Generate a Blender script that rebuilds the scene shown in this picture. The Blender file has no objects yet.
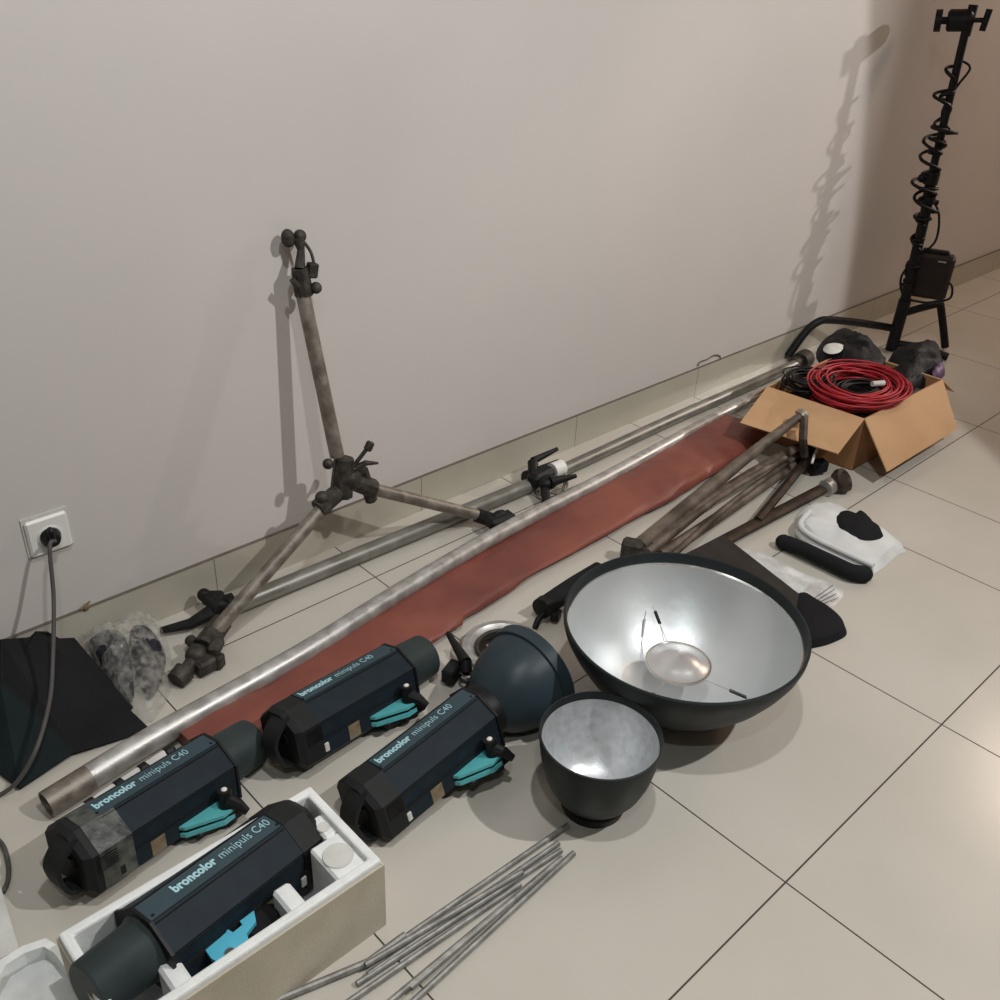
import bpy, math, random
from mathutils import Vector as V3, Matrix, noise
C = bpy.context.scene.collection
PI = math.pi
def R(d): return math.radians(d)
def lin(c): return c/12.92 if c <= .04045 else ((c+.055)/1.055)**2.4
def col(r, g, b): return (lin(r/255), lin(g/255), lin(b/255), 1)

# ---------------------------------------------------------------- materials
def mat(name, c, rough=.5, metal=0., c2=None, ns=20., amt=None, bump=0., bs=None, rvar=0., coat=0., alpha=1., trans=0., dist=.002):
    m = bpy.data.materials.new(name); m.use_nodes = True
    nt = m.node_tree; N = nt.nodes; L = nt.links
    b = N['Principled BSDF']
    tc = N.new('ShaderNodeTexCoord')
    nz = N.new('ShaderNodeTexNoise'); nz.inputs['Scale'].default_value = ns; nz.inputs['Detail'].default_value = 6
    L.new(tc.outputs['Object'], nz.inputs['Vector'])
    rp = N.new('ShaderNodeValToRGB')
    if c2 is None:
        c2 = tuple(x*.8 for x in c[:3])+(1,)
    rp.color_ramp.elements[0].position = .35; rp.color_ramp.elements[1].position = .65
    rp.color_ramp.elements[0].color = c2; rp.color_ramp.elements[1].color = c
    L.new(nz.outputs['Fac'], rp.inputs['Fac']); L.new(rp.outputs['Color'], b.inputs['Base Color'])
    b.inputs['Roughness'].default_value = rough; b.inputs['Metallic'].default_value = metal
    if rvar:
        mr = N.new('ShaderNodeMapRange'); mr.inputs['To Min'].default_value = rough-rvar; mr.inputs['To Max'].default_value = rough+rvar
        mr.inputs['From Min'].default_value = .3; mr.inputs['From Max'].default_value = .7
        L.new(nz.outputs['Fac'], mr.inputs['Value']); L.new(mr.outputs['Result'], b.inputs['Roughness'])
    if coat: b.inputs['Coat Weight'].default_value = coat; b.inputs['Coat Roughness'].default_value = .1
    b.inputs['Alpha'].default_value = alpha
    b.inputs['Transmission Weight'].default_value = trans
    if bump:
        n2 = N.new('ShaderNodeTexNoise'); n2.inputs['Scale'].default_value = bs or ns*4; n2.inputs['Detail'].default_value = 4
        L.new(tc.outputs['Object'], n2.inputs['Vector'])
        bp = N.new('ShaderNodeBump'); bp.inputs['Strength'].default_value = bump; bp.inputs['Distance'].default_value = dist
        L.new(n2.outputs['Fac'], bp.inputs['Height']); L.new(bp.outputs['Normal'], b.inputs['Normal'])
    if max(c[:3]) < .06: b.inputs['Specular IOR Level'].default_value = .22
    return m

def grid_mat(name, base, base2, grout, ox, oy, size, seam, lw, axes, rough, spec_bump=.05, ns=3.):
    """glazed tile: joints on a square grid in world space"""
    m = bpy.data.materials.new(name); m.use_nodes = True
    nt = m.node_tree; N = nt.nodes; L = nt.links; b = N['Principled BSDF']
    geo = N.new('ShaderNodeNewGeometry'); sep = N.new('ShaderNodeSeparateXYZ'); L.new(geo.outputs['Position'], sep.inputs[0])
    def mth(op, a, bb=None, c=None):
        n = N.new('ShaderNodeMath'); n.operation = op
        for i, v in enumerate((a, bb, c)):
            if v is None: continue
            if isinstance(v, (int, float)): n.inputs[i].default_value = v
            else: L.new(v, n.inputs[i])
        return n.outputs[0]
    def lines(v, o):
        t = mth('ADD', mth('DIVIDE', mth('SUBTRACT', v, o), size), 100.5)
        d = mth('MULTIPLY', mth('ABSOLUTE', mth('SUBTRACT', mth('FRACT', t), .5)), size)
        return d
    x = sep.outputs[0]; y = sep.outputs[1]
    dl = []
    if 'x' in axes:
        d1 = lines(x, ox); 
        if seam:
            far = mth('GREATER_THAN', x, seam)
            d2 = lines(x, seam)
            dx = mth('ADD', mth('MULTIPLY', d1, mth('SUBTRACT', 1, far)), mth('MULTIPLY', d2, far))
            dx = mth('MINIMUM', dx, mth('ABSOLUTE', mth('SUBTRACT', x, seam)))
        else: dx = d1
        dl.append(dx)
    if 'y' in axes: dl.append(lines(y, oy))
    d = dl[0] if len(dl) == 1 else mth('MINIMUM', dl[0], dl[1])
    isl = mth('LESS_THAN', d, lw)
    nz = N.new('ShaderNodeTexNoise'); nz.inputs['Scale'].default_value = ns; nz.inputs['Detail'].default_value = 8
    L.new(geo.outputs['Position'], nz.inputs['Vector'])
    rp = N.new('ShaderNodeValToRGB'); rp.color_ramp.elements[0].position = .3; rp.color_ramp.elements[1].position = .7
    rp.color_ramp.elements[0].color = base2; rp.color_ramp.elements[1].color = base
    L.new(nz.outputs['Fac'], rp.inputs['Fac'])
    mx = N.new('ShaderNodeMix'); mx.data_type = 'RGBA'; L.new(isl, mx.inputs['Factor'])
    L.new(rp.outputs['Color'], mx.inputs['A']); mx.inputs['B'].default_value = grout
    L.new(mx.outputs['Result'], b.inputs['Base Color'])
    n3 = N.new('ShaderNodeTexNoise'); n3.inputs['Scale'].default_value = 9; n3.inputs['Detail'].default_value = 6
    L.new(geo.outputs['Position'], n3.inputs['Vector'])
    mr = N.new('ShaderNodeMapRange'); mr.inputs['To Min'].default_value = rough*.8; mr.inputs['To Max'].default_value = rough*1.25
    L.new(n3.outputs['Fac'], mr.inputs['Value'])
    L.new(mth('MAXIMUM', mr.outputs['Result'], mth('MULTIPLY', isl, .9)), b.inputs['Roughness'])
    bp = N.new('ShaderNodeBump'); bp.inputs['Strength'].default_value = .4; bp.inputs['Distance'].default_value = .001
    L.new(mth('SUBTRACT', 1, isl), bp.inputs['Height']); L.new(bp.outputs['Normal'], b.inputs['Normal'])
    return m

M = {}
M['floor'] = grid_mat('glazed_floor_tile', col(192,187,177), col(185,180,169), col(66,62,55), 1.165, -.185, .6, 2.71, .0016, 'xy', .2)
M['base'] = grid_mat('baseboard_tile', col(182,177,163), col(170,165,150), col(120,114,102), .827, 0, .63, None, .0014, 'x', .3)
M['wall'] = mat('painted_plaster', col(201,195,190), .75, c2=col(194,190,186), ns=1.3, bump=.12, bs=60, dist=.001)
M['bounce_tint'] = mat('warm_bounce_tint', col(150,112,86), .8)  # tan put on unseen walls to warm the bounced light
M['ceil'] = mat('ceiling_paint', col(214,212,208), .9)
M['groove'] = mat('dark_joint', col(104,97,88), .9)
M['steel'] = mat('worn_aluminium_tube', col(192,191,188), .42, .6, c2=col(160,158,153), ns=30, bump=.15, bs=90, rvar=.1)
M['steel_dirty'] = mat('grey_dirty_tube', col(150,143,133), .5, .5, c2=col(112,104,94), ns=35, bump=.25, bs=120, rvar=.1)
M['tube_green'] = mat('dull_grey_tube', col(142,141,134), .42, .55, c2=col(116,115,108), ns=14, bump=.1, rvar=.08)
M['cast'] = mat('dark_cast_metal', col(74,69,62), .62, .4, c2=col(46,43,39), ns=60, bump=.5, bs=150)
M['black'] = mat('black_plastic', col(30,30,31), .48, c2=col(20,20,21), ns=40)
M['blackm'] = mat('matt_black', col(27,27,29), .8, c2=col(19,19,20), ns=30, bump=.15)
M['fabric'] = mat('black_fabric', col(28,28,31), .85, c2=col(21,21,24), ns=8, bump=.3, bs=500)
M['fabric_teal'] = mat('dark_green_fabric', col(24,36,37), .85, c2=col(18,28,29), ns=8, bump=.3, bs=500)
M['body'] = mat('blue_grey_body', col(27,38,46), .62, c2=col(23,33,41), ns=25, bump=.15, bs=300)
M['plate'] = mat('blue_grey_plate', col(48,69,77), .5, c2=col(44,63,71), ns=20)
M['housing'] = mat('charcoal_housing', col(33,35,36), .6, c2=col(30,31,31), ns=30, bump=.2, bs=300)
M['cap'] = mat('green_grey_cap', col(52,62,62), .5, c2=col(46,55,55), ns=20)
M['reflout'] = mat('slate_enamel', col(37,42,43), .5, c2=col(32,37,38), ns=12, bump=.06, rvar=.05)
M['reflblue'] = mat('blue_slate_enamel', col(48,60,66), .4, c2=col(42,53,60), ns=12, rvar=.05)
M['silver'] = mat('satin_silver', col(212,216,217), .40, .66, c2=col(204,208,209), ns=6, bump=.1, bs=40, rvar=.04, dist=.004)
M['silver2'] = mat('hammered_silver', col(214,217,219), .40, .6, c2=col(195,197,199), ns=60, bump=.5, bs=260, dist=.001)
M['chrome'] = mat('chrome', col(225,222,216), .12, 1., c2=col(205,203,198), ns=10)
M['discm'] = mat('deflector_silver', col(205,204,203), .28, .6, c2=col(196,195,194), ns=8)
M['cyan'] = mat('cyan_plastic', col(92,180,184), .45, c2=col(84,170,174), ns=30)
M['cyan2'] = mat('bright_cyan_plastic', col(84,182,208), .45, c2=col(76,172,198), ns=30)
M['textw'] = mat('pale_cyan_print', col(172,214,222), .5, c2=col(165,208,216))
M['white'] = mat('white_plastic', col(226,226,220), .35, c2=col(218,218,212), ns=12)
M['styro'] = mat('white_styrofoam', col(232,234,232), .6, c2=col(219,222,221), ns=40, bump=.35, bs=220)
M['styro_dirty'] = mat('soiled_styrofoam', col(196,188,170), .75, c2=col(176,168,148), ns=7, bump=.4, bs=200)
M['paper'] = mat('off_white_paper', col(206,206,200), .7)
M['sticker'] = mat('tan_sticker', col(140,122,88), .6, c2=col(112,96,68), ns=60)
M['copper'] = mat('copper_red_cloth', col(132,72,58), .5, c2=col(106,55,47), ns=5, bump=.3, bs=30, dist=.006)
M['cable'] = mat('grey_cable', col(78,76,74), .5)
M['cableb'] = mat('black_cable', col(26,25,26), .5)
M['cablebr'] = mat('brown_cable', col(58,50,44), .5)
M['red'] = mat('red_cable', col(176,24,38), .45, c2=col(140,16,32), ns=40)
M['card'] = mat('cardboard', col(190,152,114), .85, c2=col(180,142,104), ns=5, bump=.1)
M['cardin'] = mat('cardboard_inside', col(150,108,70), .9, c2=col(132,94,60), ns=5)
M['rust'] = mat('brown_weathered_tube', col(120,108,96), .6, .2, c2=col(68,57,48), ns=16, bump=.5, bs=90)
M['rustd'] = mat('dark_brown_steel', col(72,60,50), .55, .5, c2=col(48,38,32), ns=30, bump=.3)
M['rod'] = mat('grey_steel_rod', col(152,151,147), .5, .4, c2=col(118,117,112), ns=50, bump=.3, bs=200)
M['cloth_w'] = mat('white_cotton', col(214,216,214), .85, c2=col(200,202,201), ns=14, bump=.35, bs=300)
M['bag'] = mat('black_plastic_bag', col(17,18,22), .6, c2=col(10,10,13), ns=20, bump=.6, bs=45, dist=.004)
M['purple'] = mat('purple_print', col(92,62,96), .5, c2=col(60,38,66), ns=50)
M['packb'] = mat('brown_black_case', col(52,43,40), .6, c2=col(44,36,34), ns=20)
M['inner'] = mat('speckled_dark_content', col(44,44,56), .5, c2=col(14,16,18), ns=160)
M['yellow'] = mat('pale_yellow_dot', col(196,190,140), .5)
def clear_mat(name, c, alpha, rough, bump, bs):
    m = bpy.data.materials.new(name); m.use_nodes = True
    nt = m.node_tree; N = nt.nodes; L = nt.links; out = N['Material Output']; b = N['Principled BSDF']
    b.inputs['Base Color'].default_value = c; b.inputs['Roughness'].default_value = rough
    tc = N.new('ShaderNodeTexCoord'); nz = N.new('ShaderNodeTexNoise'); nz.inputs['Scale'].default_value = bs; nz.inputs['Detail'].default_value = 4
    L.new(tc.outputs['Object'], nz.inputs['Vector'])
    bp = N.new('ShaderNodeBump'); bp.inputs['Strength'].default_value = bump; bp.inputs['Distance'].default_value = .006
    L.new(nz.outputs['Fac'], bp.inputs['Height']); L.new(bp.outputs['Normal'], b.inputs['Normal'])
    mr = N.new('ShaderNodeMapRange'); mr.inputs['From Min'].default_value = .35; mr.inputs['From Max'].default_value = .65
    mr.inputs['To Min'].default_value = alpha*.4; mr.inputs['To Max'].default_value = min(1, alpha*1.6)
    L.new(nz.outputs['Fac'], mr.inputs['Value'])
    tr = N.new('ShaderNodeBsdfTransparent'); mx = N.new('ShaderNodeMixShader')
    L.new(mr.outputs['Result'], mx.inputs[0]); L.new(tr.outputs[0], mx.inputs[1]); L.new(b.outputs[0], mx.inputs[2]); L.new(mx.outputs[0], out.inputs['Surface'])
    return m
M['wrap'] = clear_mat('clear_bubble_wrap', col(204,202,194), .23, .12, 1., 60)
M['film'] = clear_mat('clear_film', col(222,222,220), .75, .2, .4, 12)

# ---------------------------------------------------------------- mesh builder
class MB:
    def __init__(s): s.v = []; s.f = []; s.mi = []; s.T = Matrix.Identity(4); s.m = 0
    def add(s, vs, fs, m=None):
        o = len(s.v); s.v += [s.T @ V3(p) for p in vs]; s.f += [tuple(i+o for i in f) for f in fs]; s.mi += [s.m if m is None else m]*len(fs); return s
    def box(s, c, d, rz=0, rx=0, ry=0, bev=0):
        A = Matrix.Translation(V3(c)) @ Matrix.Rotation(rz, 4, 'Z') @ Matrix.Rotation(ry, 4, 'Y') @ Matrix.Rotation(rx, 4, 'X')
        x, y, z = d[0]/2, d[1]/2, d[2]/2
        if bev:
            b = min(bev, x*.9, y*.9, z*.9)
            ring = [(x-b, y), (-x+b, y), (-x, y-b), (-x, -y+b), (-x+b, -y), (x-b, -y), (x, -y+b), (x, y-b)]
            inn = [(x-b, y-b), (-x+b, y-b), (-x+b, y-b), (-x+b, -y+b), (-x+b, -y+b), (x-b, -y+b), (x-b, -y+b), (x-b, y-b)]
            rows = [[(px, py, -z) for px, py in inn], [(px, py, -z+b) for px, py in ring], [(px, py, z-b) for px, py in ring], [(px, py, z) for px, py in inn]]
            vs = [A @ V3(p) for r in rows for p in r]; fs = []
            for k in range(3):
                for i in range(8): fs.append((k*8+i, k*8+(i+1) % 8, (k+1)*8+(i+1) % 8, (k+1)*8+i))
            fs.append(tuple(range(7, -1, -1))); fs.append(tuple(range(24, 32)))
            return s.add(vs, fs)
        vs = [A @ V3((sx*x, sy*y, sz*z)) for sx in (-1, 1) for sy in (-1, 1) for sz in (-1, 1)]
        return s.add(vs, [(0,1,3,2), (4,6,7,5), (0,4,5,1), (2,3,7,6), (0,2,6,4), (1,5,7,3)])
    def hexa(s, bot, top):
        n = len(bot); return s.add(list(bot)+list(top), [tuple(range(n-1, -1, -1)), tuple(range(n, 2*n))]+[(i, (i+1) % n, n+(i+1) % n, n+i) for i in range(n)])
    def slab(s, poly, th):
        """polygon of 3-D points thickened along its normal"""
        P = [V3(p) for p in poly]; n = (P[1]-P[0]).cross(P[2]-P[0]).normalized()
        if n.z < 0: n = -n
        return s.hexa([p-n*th/2 for p in P], [p+n*th/2 for p in P])
    def tube(s, pts, r, seg=14, cap=True, smooth=0, flat=1.):
        P = [V3(p) for p in pts]
        if smooth: P = spline(P, smooth)
        n = len(P); rr = r if isinstance(r, (list, tuple)) else [r]*n
        if len(rr) != n: rr = [rr[0]+(rr[-1]-rr[0])*i/(n-1) for i in range(n)]
        t0 = (P[1]-P[0]).normalized(); u = V3((0, 0, 1)) if abs(t0.z) < .9 else V3((1, 0, 0)); u = (u-t0*u.dot(t0)).normalized()
        vs = []; fs = []
        for i, p in enumerate(P):
            t = (P[min(i+1, n-1)]-P[max(i-1, 0)]).normalized(); u = (u-t*u.dot(t))
            u = u.normalized() if u.length > 1e-6 else t.orthogonal().normalized(); w = t.cross(u)
            for k in range(seg):
                a = 2*PI*k/seg; vs.append(p+(u*math.cos(a)*flat+w*math.sin(a))*rr[i])
        for i in range(n-1):
            for k in range(seg): fs.append((i*seg+k, i*seg+(k+1) % seg, (i+1)*seg+(k+1) % seg, (i+1)*seg+k))
        if cap: fs.append(tuple(range(seg-1, -1, -1))); fs.append(tuple((n-1)*seg+k for k in range(seg)))
        return s.add(vs, fs)
    def lathe(s, prof, o=(0,0,0), axis=(0,0,1), seg=48, closed=False, mats=None):
        """prof: list of (radius, height) revolved about axis through o"""
        q = V3((0,0,1)).rotation_difference(V3(axis).normalized()).to_matrix().to_4x4(); A = Matrix.Translation(V3(o)) @ q
        vs = []; fs = []; n = len(prof)
        for (r, h) in prof:
            for k in range(seg): a = 2*PI*k/seg; vs.append(A @ V3((max(r, 1e-5)*math.cos(a), max(r, 1e-5)*math.sin(a), h)))
        rng = range(n if closed else n-1)
        ob = len(s.v)
        for i in rng:
            j = (i+1) % n
            s.add([], []) 
            for k in range(seg): fs.append((i*seg+k, i*seg+(k+1) % seg, j*seg+(k+1) % seg, j*seg+k))
        return s.add(vs, fs)
    def prism(s, poly, a, b, plane='yz'):
        """2-D polygon extruded from a to b along the remaining axis"""
        def P(q, t): return {'yz': (t, q[0], q[1]), 'xy': (q[0], q[1], t), 'xz': (q[0], t, q[1])}[plane]
        return s.hexa([P(q, a) for q in poly], [P(q, b) for q in poly])
    def ball(s, c, r, sx=1, sy=1, sz=1, seg=16):
        pr = [(math.sin(PI*i/10), -math.cos(PI*i/10)) for i in range(11)]
        vs = []; fs = []
        for (a, h) in pr:
            for k in range(seg): t = 2*PI*k/seg; vs.append((c[0]+max(a, 1e-4)*math.cos(t)*r*sx, c[1]+max(a, 1e-4)*math.sin(t)*r*sy, c[2]+h*r*sz))
        for i in range(10):
            for k in range(seg): fs.append((i*seg+k, i*seg+(k+1) % seg, (i+1)*seg+(k+1) % seg, (i+1)*seg+k))
        return s.add(vs, fs)
    def mound(s, poly, h, rings=8, amp=.01, seed=0, z0=.001, sub=6, power=.5, freq=14., cen=None, soft=True):
        """soft heap over a footprint"""
        P = [V3((p[0], p[1], p[2] if len(p) > 2 else 0)) for p in poly]
        Q = []
        if soft:
            m = len(P); E = spline([P[-1]]+P+[P[0], P[1]], sub); Q = E[sub:sub*(m+1)]
        else:
            for i in range(len(P)):
                for k in range(sub): Q.append(P[i].lerp(P[(i+1) % len(P)], k/sub))
        c = V3(cen) if cen else sum(P, V3())/len(P)
        vs = []; fs = []; n = len(Q)
        for r in range(rings):
            t = r/rings
            for q in Q:
                p = q.lerp(c, t); 
                hh = h*(1-(1-t)**2)**power if t > 0 else 0
                w = noise.noise(V3((p.x*freq, p.y*freq, seed*7.3)))+.5*noise.noise(V3((p.x*freq*2.7, p.y*freq*2.7, seed*3.1)))
                hh = max(.0005, hh+w*amp*(1 if t > 0 else 0))
                vs.append((p.x, p.y, p.z*(1)+z0+hh))
        w = noise.noise(V3((c.x*freq, c.y*freq, seed*7.3)))
        vs.append((c.x, c.y, c.z+z0+h+w*amp)); 
        vs += [(q.x, q.y, q.z+z0) for q in Q]
        for r in range(rings-1):
            for k in range(n): fs.append((r*n+k, r*n+(k+1) % n, (r+1)*n+(k+1) % n, (r+1)*n+k))
        for k in range(n): fs.append(((rings-1)*n+k, (rings-1)*n+(k+1) % n, rings*n))
        b0 = rings*n+1
        for k in range(n): fs.append((b0+k, b0+(k+1) % n, (k+1) % n, k))
        fs.append(tuple(b0+k for k in range(n-1, -1, -1)))
        return s.add(vs, fs)
    def build(s, name, m, parent=None, smooth=True, world=True, ang=35):
        me = bpy.data.meshes.new(name); o = bpy.data.objects.new(name, me); C.objects.link(o)
        T = Matrix.Identity(4)
        if parent:
            o.parent = parent
            if world: T = XF[parent.name].inverted()
        else:
            lo = V3((sum(p.x for p in s.v)/len(s.v), sum(p.y for p in s.v)/len(s.v), min(p.z for p in s.v)))
            T = Matrix.Translation(-lo); o.location = lo
            world = True
        XF[o.name] = XF[parent.name].copy() if parent else Matrix.Translation(o.location)
        me.from_pydata([T @ p if world else p for p in s.v], [], s.f)
        ms = m if isinstance(m, (list, tuple)) else [m]
        for x in ms: me.materials.append(M[x] if isinstance(x, str) else x)
        for i, p in enumerate(me.polygons): p.material_index = min(s.mi[i], len(ms)-1); p.use_smooth = smooth
        me.validate(); me.update()
        import bmesh
        bm = bmesh.new(); bm.from_mesh(me); bmesh.ops.recalc_face_normals(bm, faces=bm.faces)
        if smooth:
            for e in bm.edges:
                if len(e.link_faces) == 2 and e.calc_face_angle(0) > R(ang): e.smooth = False
        bm.to_mesh(me); bm.free()
        return o
XF = {}
def spline(P, k):
    out = []; n = len(P)
    for i in range(n-1):
        a, b, c, d = P[max(i-1, 0)], P[i], P[i+1], P[min(i+2, n-1)]
        for j in range(k):
            t = j/k; out.append(.5*((2*b)+(c-a)*t+(2*a-5*b+4*c-d)*t*t+(3*b-a-3*c+d)*t*t*t))
    return out+[P[-1]]
def tag(o, label=None, cat=None, group=None, kind=None):
    if label: o['label'] = label
    if cat: o['category'] = cat
    if group: o['group'] = group
    if kind: o['kind'] = kind
    return o
def thing(name, label, cat, loc=(0,0,0), mtx=None, group=None):
    o = bpy.data.objects.new(name, None); C.objects.link(o); o.empty_display_size = .05
    A = mtx or Matrix.Translation(V3(loc)); o.matrix_world = A; XF[o.name] = A.copy()
    return tag(o, label, cat, group)
def up(p, z): return (p[0], p[1], z)
def mid(a, b, t): return tuple(a[i]+(b[i]-a[i])*t for i in range(3))
def structure(name, mb, m):
    o = mb.build(name, m, smooth=False); o['kind'] = 'structure'; return o
def text(body, size, m, parent, mtx, bold=0, name='lettering', width=None, shear=0):
    cu = bpy.data.curves.new(name, 'FONT'); cu.body = body; cu.size = size; cu.extrude = .0003; cu.offset = bold; cu.shear = shear
    cu.resolution_u = 3
    t = bpy.data.objects.new('tmp', cu); C.objects.link(t)
    dg = bpy.context.evaluated_depsgraph_get(); dg.update()
    me = bpy.data.meshes.new_from_object(t.evaluated_get(dg)); C.objects.unlink(t); bpy.data.objects.remove(t)
    x1 = max(v.co.x for v in me.vertices)
    sc = width/x1 if width else 1
    for v in me.vertices: v.co.x *= sc
    me.transform(XF[parent.name].inverted() @ mtx if False else mtx)
    me.materials.clear(); me.materials.append(M[m])
    o = bpy.data.objects.new(name, me); C.objects.link(o); o.parent = parent; me.name = name; XF[o.name] = XF[parent.name].copy()
    return o

# ---------------------------------------------------------------- the room
b = MB(); b.box((3, -2.2, -.05), (12.4, 4.9, .1)); structure('floor', b, 'floor')
b = MB(); b.box((3, .06, 1.35), (12.4, .12, 2.9)); structure('wall_back', b, 'wall')
b = MB(); b.box((3, -4.55, 1.35), (12.4, .12, 2.9)); structure('wall_front', b, 'wall')
b = MB(); b.box((-3.1, -2.2, 1.35), (.12, 4.6, 2.9)); structure('wall_left', b, 'wall')
b = MB(); b.box((9.1, -2.2, 1.35), (.12, 4.6, 2.9)); structure('wall_right', b, 'bounce_tint')
b = MB(); b.box((3, -2.2, 2.86), (12.4, 4.9, .1)); structure('ceiling', b, 'ceil')
b = MB(); b.box((6.08, -.735, 1.4), (.24, 1.475, 2.8)); structure('wall_light_blocker', b, 'bounce_tint')  # unseen block added to keep the far spot off the right end
b = MB(); b.box((1.48, -.004, .054), (8.95, .008, .108)); structure('baseboard_back', b, 'base')
b = MB(); b.box((1.48, -.0045, .1092), (8.95, .009, .0010)); structure('trim_1', b, 'groove')

# ---------------------------------------------------------------- wall socket and cord
t = thing('wall_socket', 'white square wall socket with a black plug in it, low on the wall', 'socket', (.483, -.002, .316))
b = MB(); b.box((.483, -.006, .317), (.084, .010, .084), bev=.005); b.build('socket_plate', 'white', t)
b = MB(); b.box((.483, -.0015, .320), (.092, .003, .090)); b.build('back_frame', 'paper', t)
b = MB(); b.lathe([(.0215, 0), (.024, .001), (.024, .004), (.0215, .004), (.0205, .0005)], (.483, -.010, .314), (0,-1,0), closed=True); b.build('socket_ring', 'white', t)
t = thing('power_lead', 'grey cord with black plug running from the wall socket to the floor', 'cord', (.483, -.012, .31))
b = MB(); b.lathe([(.0001, 0), (.019, 0), (.019, .012), (.014, .022), (.0001, .024)], (.483, -.0105, .314), (0,-1,0), seg=24); b.box((.481, -.033, .328), (.012, .018, .036), bev=.004); b.build('plug', 'black', t)
b = MB(); b.tube([(.483, -.040, .318), (0.467,-0.052,0.314), (0.440,-0.096,0.222), (0.395,-0.163,0.134), (0.356,-0.231,0.099), (0.301,-0.302,0.070), (0.254,-0.320,0.030), (0.216,-0.314,0.008), (0.167,-0.301,0.006), (0.132,-0.331,0.006), (0.160,-0.376,0.006), (0.179,-0.421,0.006), (0.174,-0.472,0.006), (0.161,-0.509,0.006), (0.146,-0.528,0.006)], .0042, seg=10, smooth=8); b.build('cable', 'cable', t)

# ---------------------------------------------------------------- black folded cloth panel and bubble wrap at the left
a1 = (0.340,-0.030,0.131); a0 = (a1[0]-.25, a1[1], a1[2]+.02); a2 = (0.480,-0.030,0.063); a3 = (0.499,-0.330,0.006); a4 = (0.360,-0.301,0.012)
f0 = (0.236,0.025,0.100); f1 = (0.305,-0.103,0.085)
t = thing('black_cloth', 'black folded cloth panel slumped against the wall under the socket cord', 'panel', a4)
b = MB(); b.slab([a1, (0.395,-0.030,0.108), (0.409,-0.030,0.117), (0.431,-0.030,0.105), (0.451,-0.030,0.076), a2, (0.497,-0.261,0.020), (0.488,-0.268,0.020), a3, a4, f1], .006); b.slab([a0, a1, f1, f0], .006); b.build('front_flap', 'fabric', t, smooth=False)
b = MB(); b.slab([f1, a4, (0.248,-0.321,0.006), (0.230,-0.244,0.006)], .006); b.slab([f0, f1, (0.230,-0.244,0.006), (0.163,-0.083,0.006)], .006); b.build('lower_flap', 'fabric_teal', t, smooth=False)

t = thing('wrapped_bundle', 'crumpled clear bubble wrap bundle beside the black panel against the wall', 'bubble wrap', (0.521,-0.188,0.000))
foot = [(0.495,-0.025,0.047), (0.560,-0.020,0.050), (0.617,-0.020,0.044), (0.668,-0.020,0.013), (0.643,-0.127,0.005), (0.594,-0.233,0.002), (0.512,-0.309,0.002), (0.484,-0.247,0.002), (0.488,-0.092,0.010)]
b = MB(); b.mound([(p[0], p[1], p[2]*.8) for p in foot], .06, rings=9, amp=.02, seed=3, freq=24); b.build('bubble_wrap', 'wrap', t)
inn = [(0.504,-0.027,0.030), (0.562,-0.023,0.040), (0.570,-0.083,0.030), (0.509,-0.233,0.010), (0.492,-0.158,0.010)]
b = MB(); b.mound(inn, .03, rings=6, amp=.008, seed=5); b.build('dark_content', 'inner', t)
inn = [(0.589,-0.055,0.040), (0.630,-0.073,0.030), (0.614,-0.170,0.020), (0.541,-0.252,0.010), (0.544,-0.175,0.020)]
b = MB(); b.mound(inn, .035, rings=6, amp=.008, seed=6); b.build('dark_content', 'inner', t)

# ---------------------------------------------------------------- leaning three-legged stand
J = V3((1.118, -.14, .278))
t = thing('leaning_stand', 'grey three-legged stand leaning on the wall with dark cast joints', 'stand', (1.12, -.14, 0))
pt = V3((1.103,-0.135,0.346)); ptop = V3((1.088,-0.055,0.726))
b = MB(); b.tube([pt, ptop], [.017, .016], seg=20); b.build('leg', 'steel_dirty', t)
pa = V3((1.053,-0.150,0.238)); fa = V3((0.708,-0.184,0.035))
b = MB(); b.tube([pa, fa], .0165, seg=20); b.build('leg', 'steel_dirty', t)
pb = V3((1.184,-0.140,0.233)); fb = V3((1.538,-0.172,0.030))
b = MB(); b.tube([pb, fb], .0155, seg=20); b.build('leg', 'steel_dirty', t)
hub = V3((1.115,-0.145,0.287)); fwd = V3((0, -.02, .008))
b = MB()
b.tube([V3((1.105,-0.140,0.239)), V3((1.122,-0.135,0.334))], [.028, .024], seg=8)
b.ball((1.129,-0.145,0.277), .030, 1, .8, .9); b.tube([hub, V3((1.196,-0.140,0.228))], [.022, .024], seg=10)
b.tube([V3((1.033,-0.150,0.235)), V3((1.094,-0.145,0.256))], [.023, .021], seg=8); b.ball((1.046,-0.150,0.260), .017); b.ball((1.074,-0.140,0.337), .013)
b.tube([V3((1.168,-0.140,0.288)), V3((1.192,-0.140,0.196))], .016, seg=8)
b.build('centre_joint', 'cast', t)
b = MB(); b.tube([(1.133,-0.150,0.310), (1.168,-0.160,0.351)], .005); b.box((1.177,-0.160,0.358), (.018,.018,.024), ry=.6, bev=.004); b.build('locking_handle', 'cast', t)
b = MB(); b.tube([(1.142,-0.150,0.307), (1.163,-0.165,0.320), (1.194,-0.170,0.311)], [.008,.007,.003]); b.build('wing_nut', 'cast', t)
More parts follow.
